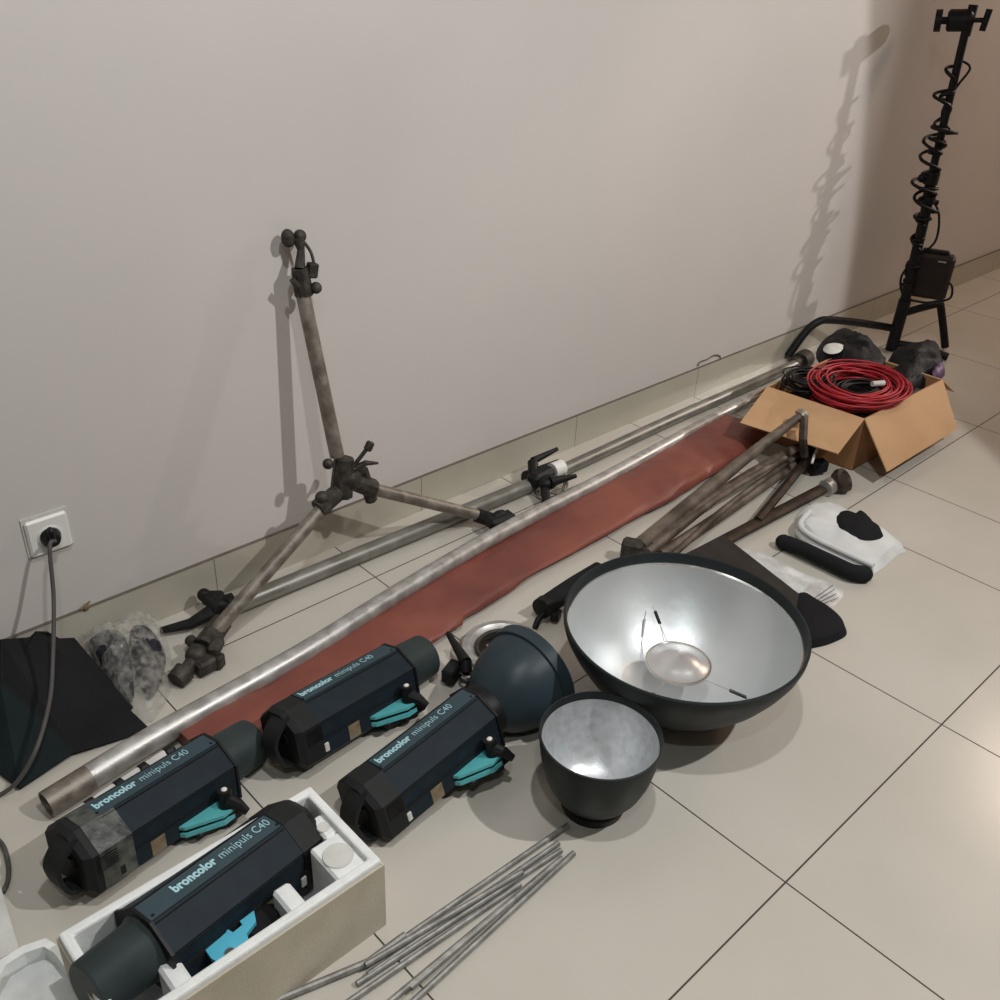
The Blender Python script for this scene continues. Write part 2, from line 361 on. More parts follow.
# top clamp
b = MB(); c0 = (1.091,-0.055,0.741)
b.tube([(1.092,-0.055,0.714), (1.089,-0.050,0.773)], [.021, .019], seg=10); b.box((1.113,-0.060,0.767), (.022,.022,.032), ry=.2, bev=.003)
b.tube([(1.080,-0.060,0.734), (1.062,-0.060,0.755)], .007); b.ball((1.114,-0.070,0.730), .013)
b.build('top_clamp', 'cast', t)
b = MB(); b.tube([(1.089,-0.050,0.773), (1.101,-0.040,0.808), (1.099,-0.035,0.833)], [.012,.008,.014], seg=10); b.ball((1.077,-0.030,0.835), .018, .8, .9, 1.1); b.ball((1.107,-0.030,0.835), .014)
b.tube([(1.110,-0.040,0.824), (1.119,-0.050,0.803), (1.119,-0.060,0.779)], .0035, smooth=4); b.build('clamp_jaw', 'cast', t)
# foot clamps
b = MB()
b.tube([(0.758,-0.158,0.045), (0.687,-0.202,0.035)], [.024,.027], seg=10); b.ball((0.667,-0.212,0.032), .026, 1, 1, .9); b.box((0.706,-0.226,0.045), (.045,.026,.024), rz=.75, bev=.005)
b.box((0.670,-0.243,0.022), (.045,.03,.035), rz=.1, bev=.006); b.tube([(0.668,-0.209,0.030), (0.609,-0.246,0.022)], .015); b.tube([(0.681,-0.153,0.030), (0.678,-0.204,0.035)], .013)
b.tube([(0.626,-0.234,0.024), (0.599,-0.244,0.018)], [.024,.022], seg=16)
b.build('foot_clamp', 'cast', t)
b = MB(); b.box((0.700,-0.244,0.018), (.026,.020,.034), rz=.5, bev=.004); b.build('clamp_nut', 'cast', t)
b = MB()
b.tube([(1.522,-0.165,0.036), (1.543,-0.207,0.032)], .020, seg=10); b.box((1.549,-0.233,0.042), (.085,.040,.032), rz=-.1, bev=.008); b.tube([(1.557,-0.239,0.045), (1.583,-0.269,0.030)], [.012,.005]); b.ball((1.553,-0.223,0.055), .013, 1.8,1,.7)
b.build('foot_clamp', 'black', t)

# ---------------------------------------------------------------- long pole along the wall
t = thing('telescopic_pole', 'long dull grey pole lying on the floor along the wall base', 'pole', (1.682,-0.091,0.000))
pp = [(0.821,-0.097,0.024), (1.761,-0.125,0.024)]
b = MB(); b.tube(pp, .0215, seg=20); b.build('outer_tube', 'tube_green', t)
b = MB(); b.tube([(1.752,-0.126,0.024), (2.086,-0.116,0.022), (2.477,-0.105,0.022), (2.922,-0.102,0.022), (3.271,-0.094,0.022)], [.019,.019,.019,.019,.019], seg=20, smooth=3); b.build('inner_tube', 'tube_green', t)
b = MB(); q = (3.268,-0.092,0.022); q2 = (3.327,-0.086,0.022); b.tube([q, q2], .036, seg=24); b.tube([(3.230,-0.089,0.022), q], .024, seg=18); b.build('end_foot', 'cast', t)
b = MB(); b.tube([(0.771,-0.085,0.030), (0.823,-0.094,0.030)], .026, seg=12); b.box((0.787,-0.064,0.045), (.03,.05,.03), rz=.9, bev=.006); b.ball((0.774,-0.047,0.050), .016); b.tube([(0.772,-0.050,0.050), (0.776,-0.107,0.040)], .013)
b.tube([(0.794,-0.092,0.040), (0.810,-0.098,0.050)], .012); b.build('end_clamp', 'black', t)
b = MB(); b.tube([(0.767,-0.092,0.030), (0.712,-0.091,0.022), (0.651,-0.066,0.018)], [.018,.013,.008], seg=10); b.build('clamp_lever', 'black', t)
b = MB(); b.box((1.801,-0.137,0.045), (.09,.05,.05), rz=.1, bev=.012); b.tube([(1.776,-0.105,0.030), (1.905,-0.115,0.030)], .028, seg=14)
b.ball((1.790,-0.177,0.050), .026, 1.3, 1, .8); b.build('locking_collar', 'black', t)
b = MB(); b.tube([(1.789,-0.116,0.050), (1.814,-0.088,0.070)], [.014,.016]); b.tube([(1.812,-0.090,0.075), (1.916,-0.088,0.080)], [.012,.006]); b.build('locking_lever', 'black', t)
b = MB(); b.tube([(1.781,-0.193,0.060), (1.866,-0.215,0.060)], [.016,.006]); b.tube([(1.763,-0.192,0.040), (1.720,-0.244,0.020)], [.013,.012]); b.build('locking_lever', 'black', t)
b = MB(); b.tube([(1.846,-0.138,0.050), (1.887,-0.139,0.050)], .024, seg=14); b.build('plastic_sleeve', 'white', t)
random.seed(4); w0 = (1.817,-0.169,0.020)
pts = []
for k in range(64):
    a = k/64*2*PI*3.4; r = .045+.008*math.sin(k*.7); pts.append((w0[0]+r*1.15*math.cos(a)+.006*math.sin(k), w0[1]+r*.8*math.sin(a), .03+.012*math.sin(k*.9)+.01*math.sin(a)))
b = MB(); b.tube(pts, .0028, seg=6, smooth=2); b.build('wire_coil', 'steel_dirty', t)

# ---------------------------------------------------------------- copper cloth roll and the silver pole on it
cl = [(.53,-.440,.02), (.75,-.425,.02), (1.0,-.410,.02), (1.2,-.397,.02), (1.5,-.368,.020), (1.9,-.350,.024), (2.2,-.330,.028), (2.45,-.302,.030), (2.60,-.290,.026)]
P = spline([V3(p) for p in cl], 14); b = MB(); n = len(P); seg = 36; vs = []; fs = []
for i, p in enumerate(P):
    tt = (P[min(i+1, n-1)]-P[max(i-1, 0)]).normalized(); sd = V3((tt.y, -tt.x, 0)).normalized()
    for k in range(seg):
        a = 2*PI*k/seg; nx = noise.noise(V3((p.x*5, math.cos(a)*1.2, math.sin(a)*1.2)))+.5*noise.noise(V3((p.x*17, math.cos(a)*2, math.sin(a)*2+4)))
        rt = max(0, min(1, (p.x-1.5)/.7)); w = .082+.022*rt+.010*nx; hh = (.018 if math.sin(a) < 0 else .022+.008*rt)+.010*nx
        if p.x < 1.2: w += .012
        e = min(1, (n-1-i)/3+.55)
        z = max(.001, p.z+math.sin(a)*hh*e) if math.sin(a) >= 0 else max(.001, p.z+math.sin(a)*max(hh, p.z)*1.1)
        q = p+sd*math.cos(a)*w*e; vs.append((q.x, q.y, z))
for i in range(n-1):
    for k in range(seg): fs.append((i*seg+k, i*seg+(k+1) % seg, (i+1)*seg+(k+1) % seg, (i+1)*seg+k))
fs.append(tuple(range(seg-1, -1, -1))); fs.append(tuple((n-1)*seg+k for k in range(seg))); b.add(vs, fs)
tag(b.build('cloth_roll', 'copper', ang=60), 'long copper-red cloth roll lying next to the silver pole', 'cloth roll')
b = MB(); sp = [(0.266,-0.411,0.027), (0.475,-0.387,0.034), (0.831,-0.365,0.042), (1.136,-0.325,0.046), (1.500,-0.285,0.046), (1.918,-0.264,0.046), (2.452,-0.224,0.046), (2.852,-0.193,0.042)]
t = thing('backdrop_pole', 'long silver metal pole with an open end lying against the copper-red roll', 'pole', up(sp[0], 0))
b.tube(sp, [.026,.025,.024,.022,.020,.019,.018,.018], seg=24, smooth=4, cap=False); P = spline([V3(p) for p in sp], 4); b.build('tube', 'steel', t)
b = MB(); d = (V3(sp[1])-V3(sp[0])).normalized(); b.lathe([(.0262, 0), (.0262, .085), (.0225, .085), (.0225, 0)], sp[0], d, seg=28, closed=True); b.build('tube_end', 'steel_dirty', t)
b = MB(); b.lathe([(.0215, 0), (.0001, 0)], V3(sp[0])+d*.045, d, seg=24); b.build('bore_shade', 'blackm', t)  # black disc stands in for the shade inside the open tube

# strip with clips between pole and flash
t = thing('clip_strip', 'white strip with black clips lying between the silver pole and the dusty flash', 'strip', (0.377,-0.460,0.000))
s0 = V3((0.263,-0.518,0.085)); s1 = V3((0.478,-0.480,0.085)); dr = (s1-s0).normalized(); rz = math.atan2(dr.y, dr.x)
b = MB(); b.box((s0+s1)/2-V3((0,0,.042)), ((s1-s0).length, .016, .082), rz=rz, bev=.004); b.build('strip', 'paper', t)
for k in (.24, .5, .73, .98):
    b = MB(); b.box(s0.lerp(s1, k)-V3((0,0,.0415)), (.024, .022, .086), rz=rz, bev=.006); b.build('clip', 'black', t)

# ---------------------------------------------------------------- flash heads
FL, FW, FH, FC, FA = .245, .064, .115, .031, .0215
def octo(w=FW, h=FH, c=FC, a=FA, g=0):
    return [(-a-g*.4, h+g), (-w-g, h-c+g*.4), (-w-g, .012), (-w+.012, -g), (w-.012, -g), (w+g, .012), (w+g, h-c+g*.4), (a+g*.4, h+g)]
def flash(label, pose, side=-1, kind='cap', dusty=False, bracket='yoke'):
    X, Y, Z, yaw, roll, pit = pose
    A = Matrix.Translation((X, Y, Z)) @ Matrix.Rotation(yaw, 4, 'Z') @ Matrix.Rotation(-pit, 4, 'Y') @ Matrix.Rotation(roll, 4, 'X') @ Matrix.Translation((-FL/2, 0, -FH/2))
    t = thing('flash_head', label, 'flash head', mtx=A, group='studio flash heads on the floor')
    def bd(b, n, m, par=t, **k): return b.build(n, m, par, world=False, **k)
    b = MB(); b.prism(octo(), 0, FL); 
    body = bd(b, 'body', 'body', smooth=False)
    # slim ribs and panel lines along the flanks
    b = MB()
    for sgn in (-1, 1):
        b.box((FL/2, sgn*(FW+.0005), FH-FC-.004), (FL-.01, .0022, .0022)); b.box((FL/2, sgn*(FW+.0005), .046), (FL-.01, .0024, .0018)); b.box((FL/2, sgn*(FW+.0005), .051), (FL-.01, .0024, .0012))
        b.box((FL/2, sgn*(FA+.004), FH-.0012), (FL-.006, .0018, .0022))
    bd(b, 'rib', 'housing', body, smooth=False)
    b = MB(); b.box((FL/2+.002, 0, FH+.0012), (FL-.004, FA*2-.003, .0024)); pl = bd(b, 'name_plate', 'plate', smooth=False)
    for x in (.006, FL-.008):
        b = MB(); b.lathe([(.0001, .0008), (.0028, .0008), (.0028, 0)], (x, side*FA*.6, FH+.0024), seg=10); bd(b, 'screw', 'black', pl)
    s = side
    if s < 0: tm = Matrix.Translation((.010, -.004, FH+.0026)); sc = 1
    else: tm = Matrix.Translation((FL-.053, .004, FH+.0026)) @ Matrix.Rotation(PI, 4, 'Z')
    text('broncolor', .024, 'textw', pl, tm, bold=.0009, width=.080 if s < 0 else .077)
    text('minipuls C40', .0245, 'textw', pl, tm @ Matrix.Translation((.087 if s < 0 else .084, 0, 0)), bold=-.0003, width=.100 if s < 0 else .098)
    # rear housing
    b = MB(); full = octo(g=.0012); sm = [(y*.86, .012+z*.86) for y, z in octo()]
    def lay(poly, x): return [(x, q[0], q[1]) for q in poly]
    b.hexa(lay(full, -.042), lay(full, 0)); b.hexa(lay(sm, -.054), lay(full, -.042)); hs = bd(b, 'rear_housing', 'housing', smooth=False)
    for sgn in (-1, 1):
        b = MB(); b.box((-.018, sgn*(FW+.0012), FH-FC-.0205), (.036, .0016, .030))
        for k in range(6): b.box((-.018, sgn*(FW+.0016), FH-FC-.008-k*.0050), (.036, .0024, .0020))
        bd(b, 'vent', 'black', hs, smooth=False)
    b = MB(); b.box((-.0560, s*.02, .062), (.004, .016, .02), bev=.001); bd(b, 'power_inlet', 'black', hs)
    b = MB(); b.box((.004, s*(FW+.001), .028), (.010, .004, .018), bev=.001); bd(b, 'rocker_switch', 'paper' if not dusty else 'housing')
    # handle: wide strap looping behind
    pr = [(-.044, FH*.93), (-.072, FH*.80), (-.094, FH*.62), (-.097, FH*.44), (-.082, .018), (-.048, .010)]
    hp = [V3((-.044+(x+.044)*(.42 if bracket == 'flat' else .75), 0, z)) for x, z in pr]; hp = spline(hp, 3)
    b = MB(); w = .022; th = .006; vs = []; fs = []
    for i, p in enumerate(hp):
        tt = (hp[min(i+1, len(hp)-1)]-hp[max(i-1, 0)]).normalized(); nn = V3((-tt.z, 0, tt.x))
        for (yy, oo) in ((-w, -th), (w, -th), (w, th), (-w, th)): q = p+nn*oo*.6; vs.append((q.x, yy-s*(-.012), q.z))
    m_ = len(hp)
    for i in range(m_-1):
        for k in range(4): fs.append((i*4+k, i*4+(k+1) % 4, (i+1)*4+(k+1) % 4, (i+1)*4+k))
    fs += [(3,2,1,0), tuple((m_-1)*4+k for k in range(4))]; b.add(vs, fs); bd(b, 'carry_handle', 'housing', ang=50)
    # front ring
    b = MB(); b.prism(octo(g=.0035), FL, FL+.005); bd(b, 'front_flange', 'black', smooth=False)
    if kind == 'cap':
        b = MB(); b.lathe([(.0001, .088), (.044, .088), (.0475, .084), (.051, .004), (.057, 0), (.0001, 0)], (FL+.005, 0, .056), (1,0,0), seg=40); bd(b, 'protective_cap', 'cap')
    elif kind == 'longcap':
        b = MB(); b.lathe([(.0001, .092), (.041, .092), (.044, .088), (.048, .008), (.053, 0), (.0001, 0)], (FL+.005, 0, .056), (1,0,0), seg=40); bd(b, 'protective_cap', 'cap')
    else:
        b = MB(); b.lathe([(.0001, 0), (.056, 0), (.058, .006), (.057, .026), (.050, .030), (.0001, .03)], (FL+.005, 0, .056), (1,0,0), seg=40); bd(b, 'bayonet_ring', 'black')
        pf = [(.052, .028), (.060, .036), (.076, .055), (.089, .080), (.098, .110), (.103, .142), (.109, .144), (.110, .170), (.106, .171), (.102, .150), (.096, .112), (.086, .080), (.072, .056), (.052, .036)]
        b = MB(); b.lathe(pf, (FL+.005, 0, .056), (1,0,0), seg=64, closed=True); rf = bd(b, 'reflector', 'reflblue')
        b = MB(); b.lathe([(.1010, .150), (.095, .1125), (.085, .081), (.071, .058), (.040, .045), (.0001, .043)], (FL+.005, 0, .056), (1,0,0), seg=64); bd(b, 'silver_lining', 'silver', rf)
    # stickers
    st = mat('tan_label', col(136,124,98), .6, c2=col(108,92,74), ns=45)
    b = MB(); b.box((FL*.30, s*(FW+.0006), .028), (.028, .0016, .030)); b.build('rating_label', st, t, smooth=False, world=False)
    if dusty:
        b = MB(); random.seed(9)
        tp = mat('dusty_clear_tape', col(92,94,88), .35, c2=col(38,42,43), ns=38, bump=.6, bs=70)
        b.prism(octo(g=.0022), -.030, .030); b.build('clear_tape', tp, t, smooth=False, world=False)
    # stand bracket on the side of the body
    if bracket == 'yoke':
        y0 = s*(FW+.001)
        def yy(v): return y0+s*v
        for z0, z1, mm in ((.030, .036, 'cyan'), (.014, .022, 'cyan'), (.023, .029, 'black')):
            poly = [(FL*.47, yy(0)), (FL*.49, yy(.010)), (FL*.74, yy(.040)), (FL*.84, yy(.038)), (FL*.88, yy(.015)), (FL*.88, yy(0))]
            if mm == 'black': poly = [(p[0]+.004, yy((abs(p[1])-abs(y0))*.9)) for p in poly]
            b = MB(); b.prism(poly, z0, z1, 'xy'); bd(b, 'yoke_arm' if mm == 'cyan' else 'yoke_spacer', mm, smooth=False)
        b = MB(); b.tube([(FL*.82, yy(.022), .002), (FL*.82, yy(.022), .070)], [.016, .012], seg=14); b.tube([(FL*.82, yy(.024), .050), (FL*.87, yy(.040), .038), (FL*.90, yy(.054), .024)], [.014, .011, .007], seg=10)
        kb = bd(b, 'clamp_knob', 'black')
        b = MB(); b.ball((FL*.82, yy(.022), .071), .0058, 1,1,.6); bd(b, 'knob_dot', 'white', kb)
        b = MB(); b.box((FL*.70, yy(.012), .008), (.07, .022, .014), bev=.003); b.box((FL*.86, yy(.02), .012), (.05, .03, .02), bev=.004); bd(b, 'socket_base', 'black')
    return t, A
flash('blue-grey flash head with cyan yoke lying right against the copper-red roll', (.824,-.563,.060,.098,-.27,-.07))
flash('blue-grey flash head carrying a big dark bowl reflector on its front', (.846,-.793,.068,.072,-.24,.085), kind='refl')
flash('dusty flash head with clear tape round its rear, nearest the open pole end', (.411,-.560,.058,.18,-.13,-.085), dusty=True)
flash('flash head with long grey cap resting inside the white styrofoam box', (.374,-.851,.125,3.33,.10,.10), side=1, kind='longcap', bracket='flat')
# flat cyan bracket lying beside the boxed flash (child of that flash head)
fd = [o for o in C.objects if o.name.startswith('flash_head')][-1]
def plate3(pts, th, name, m, par):
    b = MB(); b.slab(pts, th); return b.build(name, m, par, smooth=False)
yb = plate3([(0.315,-0.927,0.125), (0.331,-0.917,0.125), (0.355,-0.917,0.125), (0.359,-0.929,0.125), (0.376,-0.927,0.125), (0.376,-0.919,0.125), (0.401,-0.917,0.125), (0.394,-0.935,0.125), (0.373,-0.944,0.125), (0.370,-0.956,0.125), (0.351,-0.973,0.125), (0.332,-0.975,0.125), (0.321,-0.964,0.125), (0.315,-0.946,0.125)], .008, 'yoke_arm', 'cyan2', fd)
b = MB(); b.lathe([(.0001, .0065), (.0075, .0065), (.0075, 0)], V3((0.339,-0.956,0.125)), (0,0,1), seg=20); b.build('pivot_hole', 'cable', yb)
b = MB(); b.box(V3((0.405,-0.927,0.090)), (.07,.05,.05), rz=.3, bev=.01); b.tube([(0.366,-0.928,0.080), (0.427,-0.926,0.080)], .03, seg=12); b.build('clamp_knob', 'blackm', fd)
# yellow dot on dusty flash
fdc = [o for o in C.objects if o.name.startswith('flash_head')][-2]
b = MB(); b.lathe([(.0001, .0015), (.0075, .0015), (.0075, 0)], (FL*.86, -FW-.0005, .048), (0,-1,0), seg=18); b.build('round_sticker', 'yellow', fdc, world=False)

# ---------------------------------------------------------------- styrofoam box and lid
t = thing('styrofoam_box', 'long white styrofoam packing box with soiled sides holding a flash head', 'box', (.375,-.887,0))
x0, x1, y0, y1, H = .160, .590, -.992, -.786, .160
def ringbox(X0, X1, Y0, Y1, z0, z1, th, zb):
    b = MB(); P = [(X0,Y0),(X1,Y0),(X1,Y1),(X0,Y1)]; Q = [(X0+th,Y0+th),(X1-th,Y0+th),(X1-th,Y1-th),(X0+th,Y1-th)]
    vs = [(p[0],p[1],z0) for p in P]+[(p[0],p[1],z1) for p in P]+[(q[0],q[1],zb) for q in Q]+[(q[0],q[1],z1) for q in Q]; fs = [(3,2,1,0), (8,9,10,11)]
    for k in range(4):
        j = (k+1) % 4; fs += [(k,j,4+j,4+k), (4+k,4+j,12+j,12+k), (12+k,12+j,8+j,8+k)]
    return b.add(vs, fs)
ob = ringbox(x0, x1, y0, y1, 0, H-.012, .003, .003).build('outer_face', 'styro_dirty', t, smooth=False)
wl_ = ringbox(x0+.003, x1-.003, y0+.003, y1-.003, .003, H, .016, .022); o = wl_.build('wall', 'styro', t, smooth=False)
bv = o.modifiers.new('soft_edge', 'BEVEL'); bv.width = .004; bv.segments = 2
b = MB(); b.box((x1-.0455, y0+.060, .085), (.055, .082, .13), bev=.004); b.build('compartment', 'styro', t)
b = MB(); b.box((x1-.030, y0+.125, .085), (.024, .05, .13), bev=.004); b.build('compartment', 'styro', t)
b = MB(); b.box((.447, y0+.045, .083), (.03, .06, .13), bev=.005); b.build('divider', 'styro', t)
b = MB(); b.box((.262, y0+.045, .083), (.03, .06, .13), bev=.005); b.build('divider', 'styro', t)
b = MB(); b.lathe([(.0001, .002), (.024, .002), (.025, 0)], (x1-.046, y0+.060, .150), seg=28); b.build('round_recess', 'paper', t)
b = MB(); b.lathe([(.0001, .002), (.010, .002), (.011, 0)], (x1-.032, y0+.122, .150), seg=24); b.build('round_recess', 'paper', t)
b = MB(); b.box((.512, y0+.05, .05), (.022,.02,.02), rz=.5, rx=.4); b.build('broken_piece', 'styro', t)

t = thing('styrofoam_tray', 'white styrofoam lid lying upside down at the end of the packing box', 'lid', (0.130,-0.727,0.000))
L0 = [(0.096,-0.695,0.060), (0.128,-0.693,0.060), (0.160,-0.703,0.060), (0.169,-0.728,0.060), (0.183,-0.880,0.060), (0.104,-0.900,0.060), (-0.016,-0.793,0.060)]
b = MB(); b.hexa([(p[0], p[1], .001) for p in L0], [(p[0], p[1], .03) for p in L0]); b.build('lid_base', 'styro', t, smooth=False)
cx = sum(p[0] for p in L0)/7; cy = sum(p[1] for p in L0)/7
b = MB(); n = len(L0); o_ = [(p[0], p[1]) for p in L0]; i_ = [(p[0]+(cx-p[0])*.18, p[1]+(cy-p[1])*.18) for p in L0]
vs = [(p[0], p[1], .028) for p in o_]+[(p[0], p[1], .06) for p in o_]+[(p[0], p[1], .028) for p in i_]+[(p[0], p[1], .06) for p in i_]
fs = []
for k in range(n):
    j = (k+1) % n; fs += [(k, j, n+j, n+k), (n+k, n+j, 3*n+j, 3*n+k), (3*n+k, 3*n+j, 2*n+j, 2*n+k), (2*n+k, 2*n+j, j, k)]
b.add(vs, fs); b.build('raised_rim', 'styro', t, smooth=False)
b = MB(); b.slab([(0.138,-0.434,0.030), (0.143,-0.539,0.030), (0.127,-0.649,0.004), (0.093,-0.647,0.004), (0.031,-0.602,0.020)], .004); tag(b.build('paper_sheet', 'paper', smooth=False), 'pale grey sheet at the left edge above the styrofoam lid', 'sheet')

# ---------------------------------------------------------------- rods
lab = ['topmost thin grey rod, its tip highest towards the small bowl reflector', 'grey rod just under the topmost rod, ending at the curled tips', 'grey rod third from the top, tip at the centre of the bundle', 'lowest grey rod whose tip points to the right of the others',
       'short grey rod lying across the middle of the bundle', 'short grey rod with its tip inside the bundle gap', 'grey rod running beside the lowest rod to the bottom edge', 'grey rod in the fanned gap reaching the bottom edge', 'thicker bent rod trailing off to the left of the bundle']
RODS = [
 [(0.962,-1.050,0.006), (0.513,-1.030,0.006)], [(0.920,-1.067,0.006), (0.513,-1.047,0.006)], [(0.912,-1.081,0.006), (0.491,-1.048,0.006)], [(0.925,-1.100,0.006), (0.520,-1.129,0.006)],
 [(0.822,-1.073,0.015), (0.516,-1.036,0.015)], [(0.807,-1.084,0.006), (0.459,-1.063,0.006)], [(0.853,-1.100,0.015), (0.546,-1.111,0.013)], [(0.896,-1.098,0.014), (0.499,-1.109,0.014)], [(0.595,-1.036,0.015), (0.525,-1.031,0.008), (0.466,-1.013,0.006), (0.372,-0.986,0.006)]]
for k, (l, pts) in enumerate(zip(lab, RODS)):
    b = MB(); b.tube(pts, .0052 if k != 8 else .0065, seg=10); tag(b.build('metal_rod', 'rod'), l, 'rod', 'grey metal rods on the tiles')

# ---------------------------------------------------------------- small bowl reflector
t = thing('bowl_reflector', 'small charcoal bowl reflector with silver inside standing on its neck', 'reflector', (1.038,-1.042,0))
O = (1.038,-1.042,0); KZ = .883
out = [(.054,.001),(.056,.004),(.058,.012),(.057,.022),(.060,.028),(.074,.046),(.089,.075),(.100,.110),(.107,.150),(.110,.178),(.112,.196),(.112,.204),(.109,.205),(.1075,.190)]
inn = [(.1075,.186),(.1055,.176),(.103,.150),(.096,.110),(.085,.078),(.070,.052),(.052,.036),(.030,.030)]
out = [(q[0], q[1]*KZ) for q in out]; inn = [(q[0], q[1]*KZ) for q in inn]
b = MB(); b.lathe(out+inn+[(.030,.017),(.054,.017)], O, seg=80, closed=True); sh = b.build('shell', 'reflout', t)
b = MB(); b.lathe([(r-.001, z+.001) for r, z in inn]+[(.0001,.0262)], O, seg=80); b.build('silver_lining', 'silver2', t)
b = MB(); b.lathe([(.054,.0005),(.0595,.0005),(.0605,.004),(.0605,.016),(.058,.019),(.054,.019)], O, seg=48, closed=True); b.build('bayonet_ring', 'black', t)

# ---------------------------------------------------------------- large dish
O = (1.377,-.964,0); KD = .875
t = thing('beauty_dish', 'large charcoal dish with silver inside and a round deflector on wires', 'reflector', O)
out = [(.080,.001),(.092,.005),(.112,.026),(.138,.056),(.172,.094),(.205,.138),(.228,.180),(.243,.215),(.2485,.236),(.2495,.252),(.247,.255),(.2440,.254),(.2405,.228)]
inn = [(.2380,.224),(.2330,.210),(.2205,.184),(.198,.146),(.168,.104),(.134,.068),(.095,.044),(.050,.036)]
out = [(p_[0], p_[1]*KD) for p_ in out]; inn = [(p_[0], p_[1]*KD) for p_ in inn]
b = MB(); b.lathe(out+inn+[(.05,.017),(.080,.017)], O, seg=112, closed=True); b.build('shell', 'reflout', t)
b = MB(); b.lathe([(r-.0012, z+.001) for r, z in inn]+[(.0001,.0325)], O, seg=112); b.build('silver_lining', 'silver', t)
b = MB(); b.lathe([(.2405,.1965),(.2405,.2005),(.2370,.2005),(.2362,.1955)], O, seg=112, closed=True); b.build('bright_edge', 'chrome', t)
D = V3((1.370,-0.968,0.112))
b = MB(); b.lathe([(.0001,-.004),(.030,-.0015),(.052,.006),(.063,.012),(.067,.013),(.066,.017),(.060,.018),(.045,.026),(.026,.034),(.0001,.038)], D-V3((0,0,.012)), seg=56); df = b.build('deflector', 'discm', t)
b = MB(); b.lathe([(.0655,.0),(.0685,.0),(.0685,.006),(.0655,.006)], D, seg=56, closed=True); b.build('deflector_rim', 'chrome', df)
for (px, pe) in ((V3((1.433,-0.871,0.150)), 0), (V3((1.380,-1.170,0.170)), 1), (V3((1.185,-1.016,0.140)), 2)):
    dv = (px-D); dv.z = 0; u = dv.normalized(); e = D+u*.178+V3((0,0,.018)); s = D+u*.067
    b = MB(); b.tube([s, e], .0009, seg=6); b.build('wire', 'steel', t)
    if pe == 0: b = MB(); sd = V3((-u.y, u.x, 0)); b.tube([s+sd*.007, s.lerp(e, .52)], .0009, seg=6); b.build('wire', 'steel', t)
    pts = []; m0 = s.lerp(e, .52); m1 = s.lerp(e, .86)
    for k in range(60): a = k/60*2*PI*10; c = m0.lerp(m1, k/59); sd = V3((-u.y, u.x, 0)); pts.append(c+sd*math.cos(a)*.0030+V3((0,0,1))*math.sin(a)*.0030)
    b = MB(); b.tube(pts, .0013, seg=5); b.build('spring', 'black', t)

# ---------------------------------------------------------------- chrome speed ring behind the reflector
t = thing('speed_ring', 'chrome ring plate with black lever lying behind the big bowl reflector', 'ring', (1.200,-0.611,0.000))
c = V3((1.195,-0.624,0.020))
b = MB(); b.lathe([(.062,.004),(.066,.014),(.076,.022),(.092,.018),(.102,.004),(.102,-.006),(.062,-.006)], c, seg=56, closed=True); b.build('ring_plate', 'steel', t)
b = MB(); b.lathe([(.054,.0),(.061,.0),(.064,.014),(.061,.019),(.055,.016)], c, seg=48, closed=True); b.build('inner_collar', 'cast', t)
b = MB(); b.lathe([(.0001,-.012),(.062,-.012),(.062,-.006),(.0001,-.006)], c, seg=32); b.build('inner_disc', 'rustd', t)
for dx, dy in ((-.03,.025), (-.012,.038), (.012,.03)):
    b = MB(); b.ball((c.x+dx, c.y+dy, c.z-.002), .006); b.build('bolt', 'chrome', t)
b = MB(); b.box(V3((1.060,-0.606,0.025)), (.050,.030,.034), rz=.4, bev=.004); b.box(V3((1.102,-0.617,0.020)), (.05,.022,.026), rz=-.5, bev=.004); b.box(V3((1.056,-0.664,0.015)), (.09,.014,.018), rz=.5); b.build('clamp_block', 'black', t)
b = MB(); b.tube([(1.075,-0.635,0.035), (1.085,-0.622,0.055)], [.014,.013]); b.tube([(1.081,-0.627,0.055), (1.107,-0.536,0.065)], [.013,.006]); b.build('clamp_lever', 'black', t)
b = MB(); b.lathe([(.012,0),(.018,0),(.018,.005),(.012,.005)], V3((1.074,-0.642,0.035)), seg=24, closed=True); b.build('washer', 'chrome', t)

# ---------------------------------------------------------------- old brown folded tripod
t = thing('folded_tripod', 'weathered brown folded tripod lying between the dish and the cardboard box', 'tripod', (2.176,-0.513,0.000))
bars = [([(1.742,-0.563,0.045), (2.238,-0.521,0.110), (2.485,-0.543,0.190)], [.022,.019,.013]), ([(1.766,-0.585,0.040), (2.127,-0.552,0.070), (2.503,-0.546,0.080)], [.018,.017,.014]), ([(1.778,-0.605,0.020), (2.123,-0.582,0.022), (2.542,-0.549,0.026)], [.018,.016,.014]), ([(1.711,-0.613,0.065), (2.027,-0.587,0.090), (2.400,-0.571,0.090)], [.010,.010,.009]), ([(1.748,-0.652,0.045), (2.133,-0.586,0.050), (2.522,-0.548,0.050)], [.008,.008,.008])]
for pts, r in bars: b = MB(); b.tube(pts, r, seg=12, smooth=3); b.build('leg', 'rust', t)
b = MB(); b.tube([(1.772,-0.660,0.020), (2.122,-0.674,0.020), (2.452,-0.688,0.020)], .019, seg=10, flat=.55); b.build('spread_leg', 'rustd', t)
b = MB(); b.tube([(2.442,-0.697,0.024), (2.485,-0.698,0.026)], .024, seg=14); b.build('foot', 'steel', t)
b = MB(); b.tube([(2.524,-0.583,0.050), (2.125,-0.673,0.028)], .014, seg=6, flat=.7); b.build('brace', 'rustd', t)
b = MB(); b.tube([(2.479,-0.564,0.190), (2.425,-0.602,0.155), (2.439,-0.610,0.100)], .013, seg=6); b.build('brace', 'rustd', t)
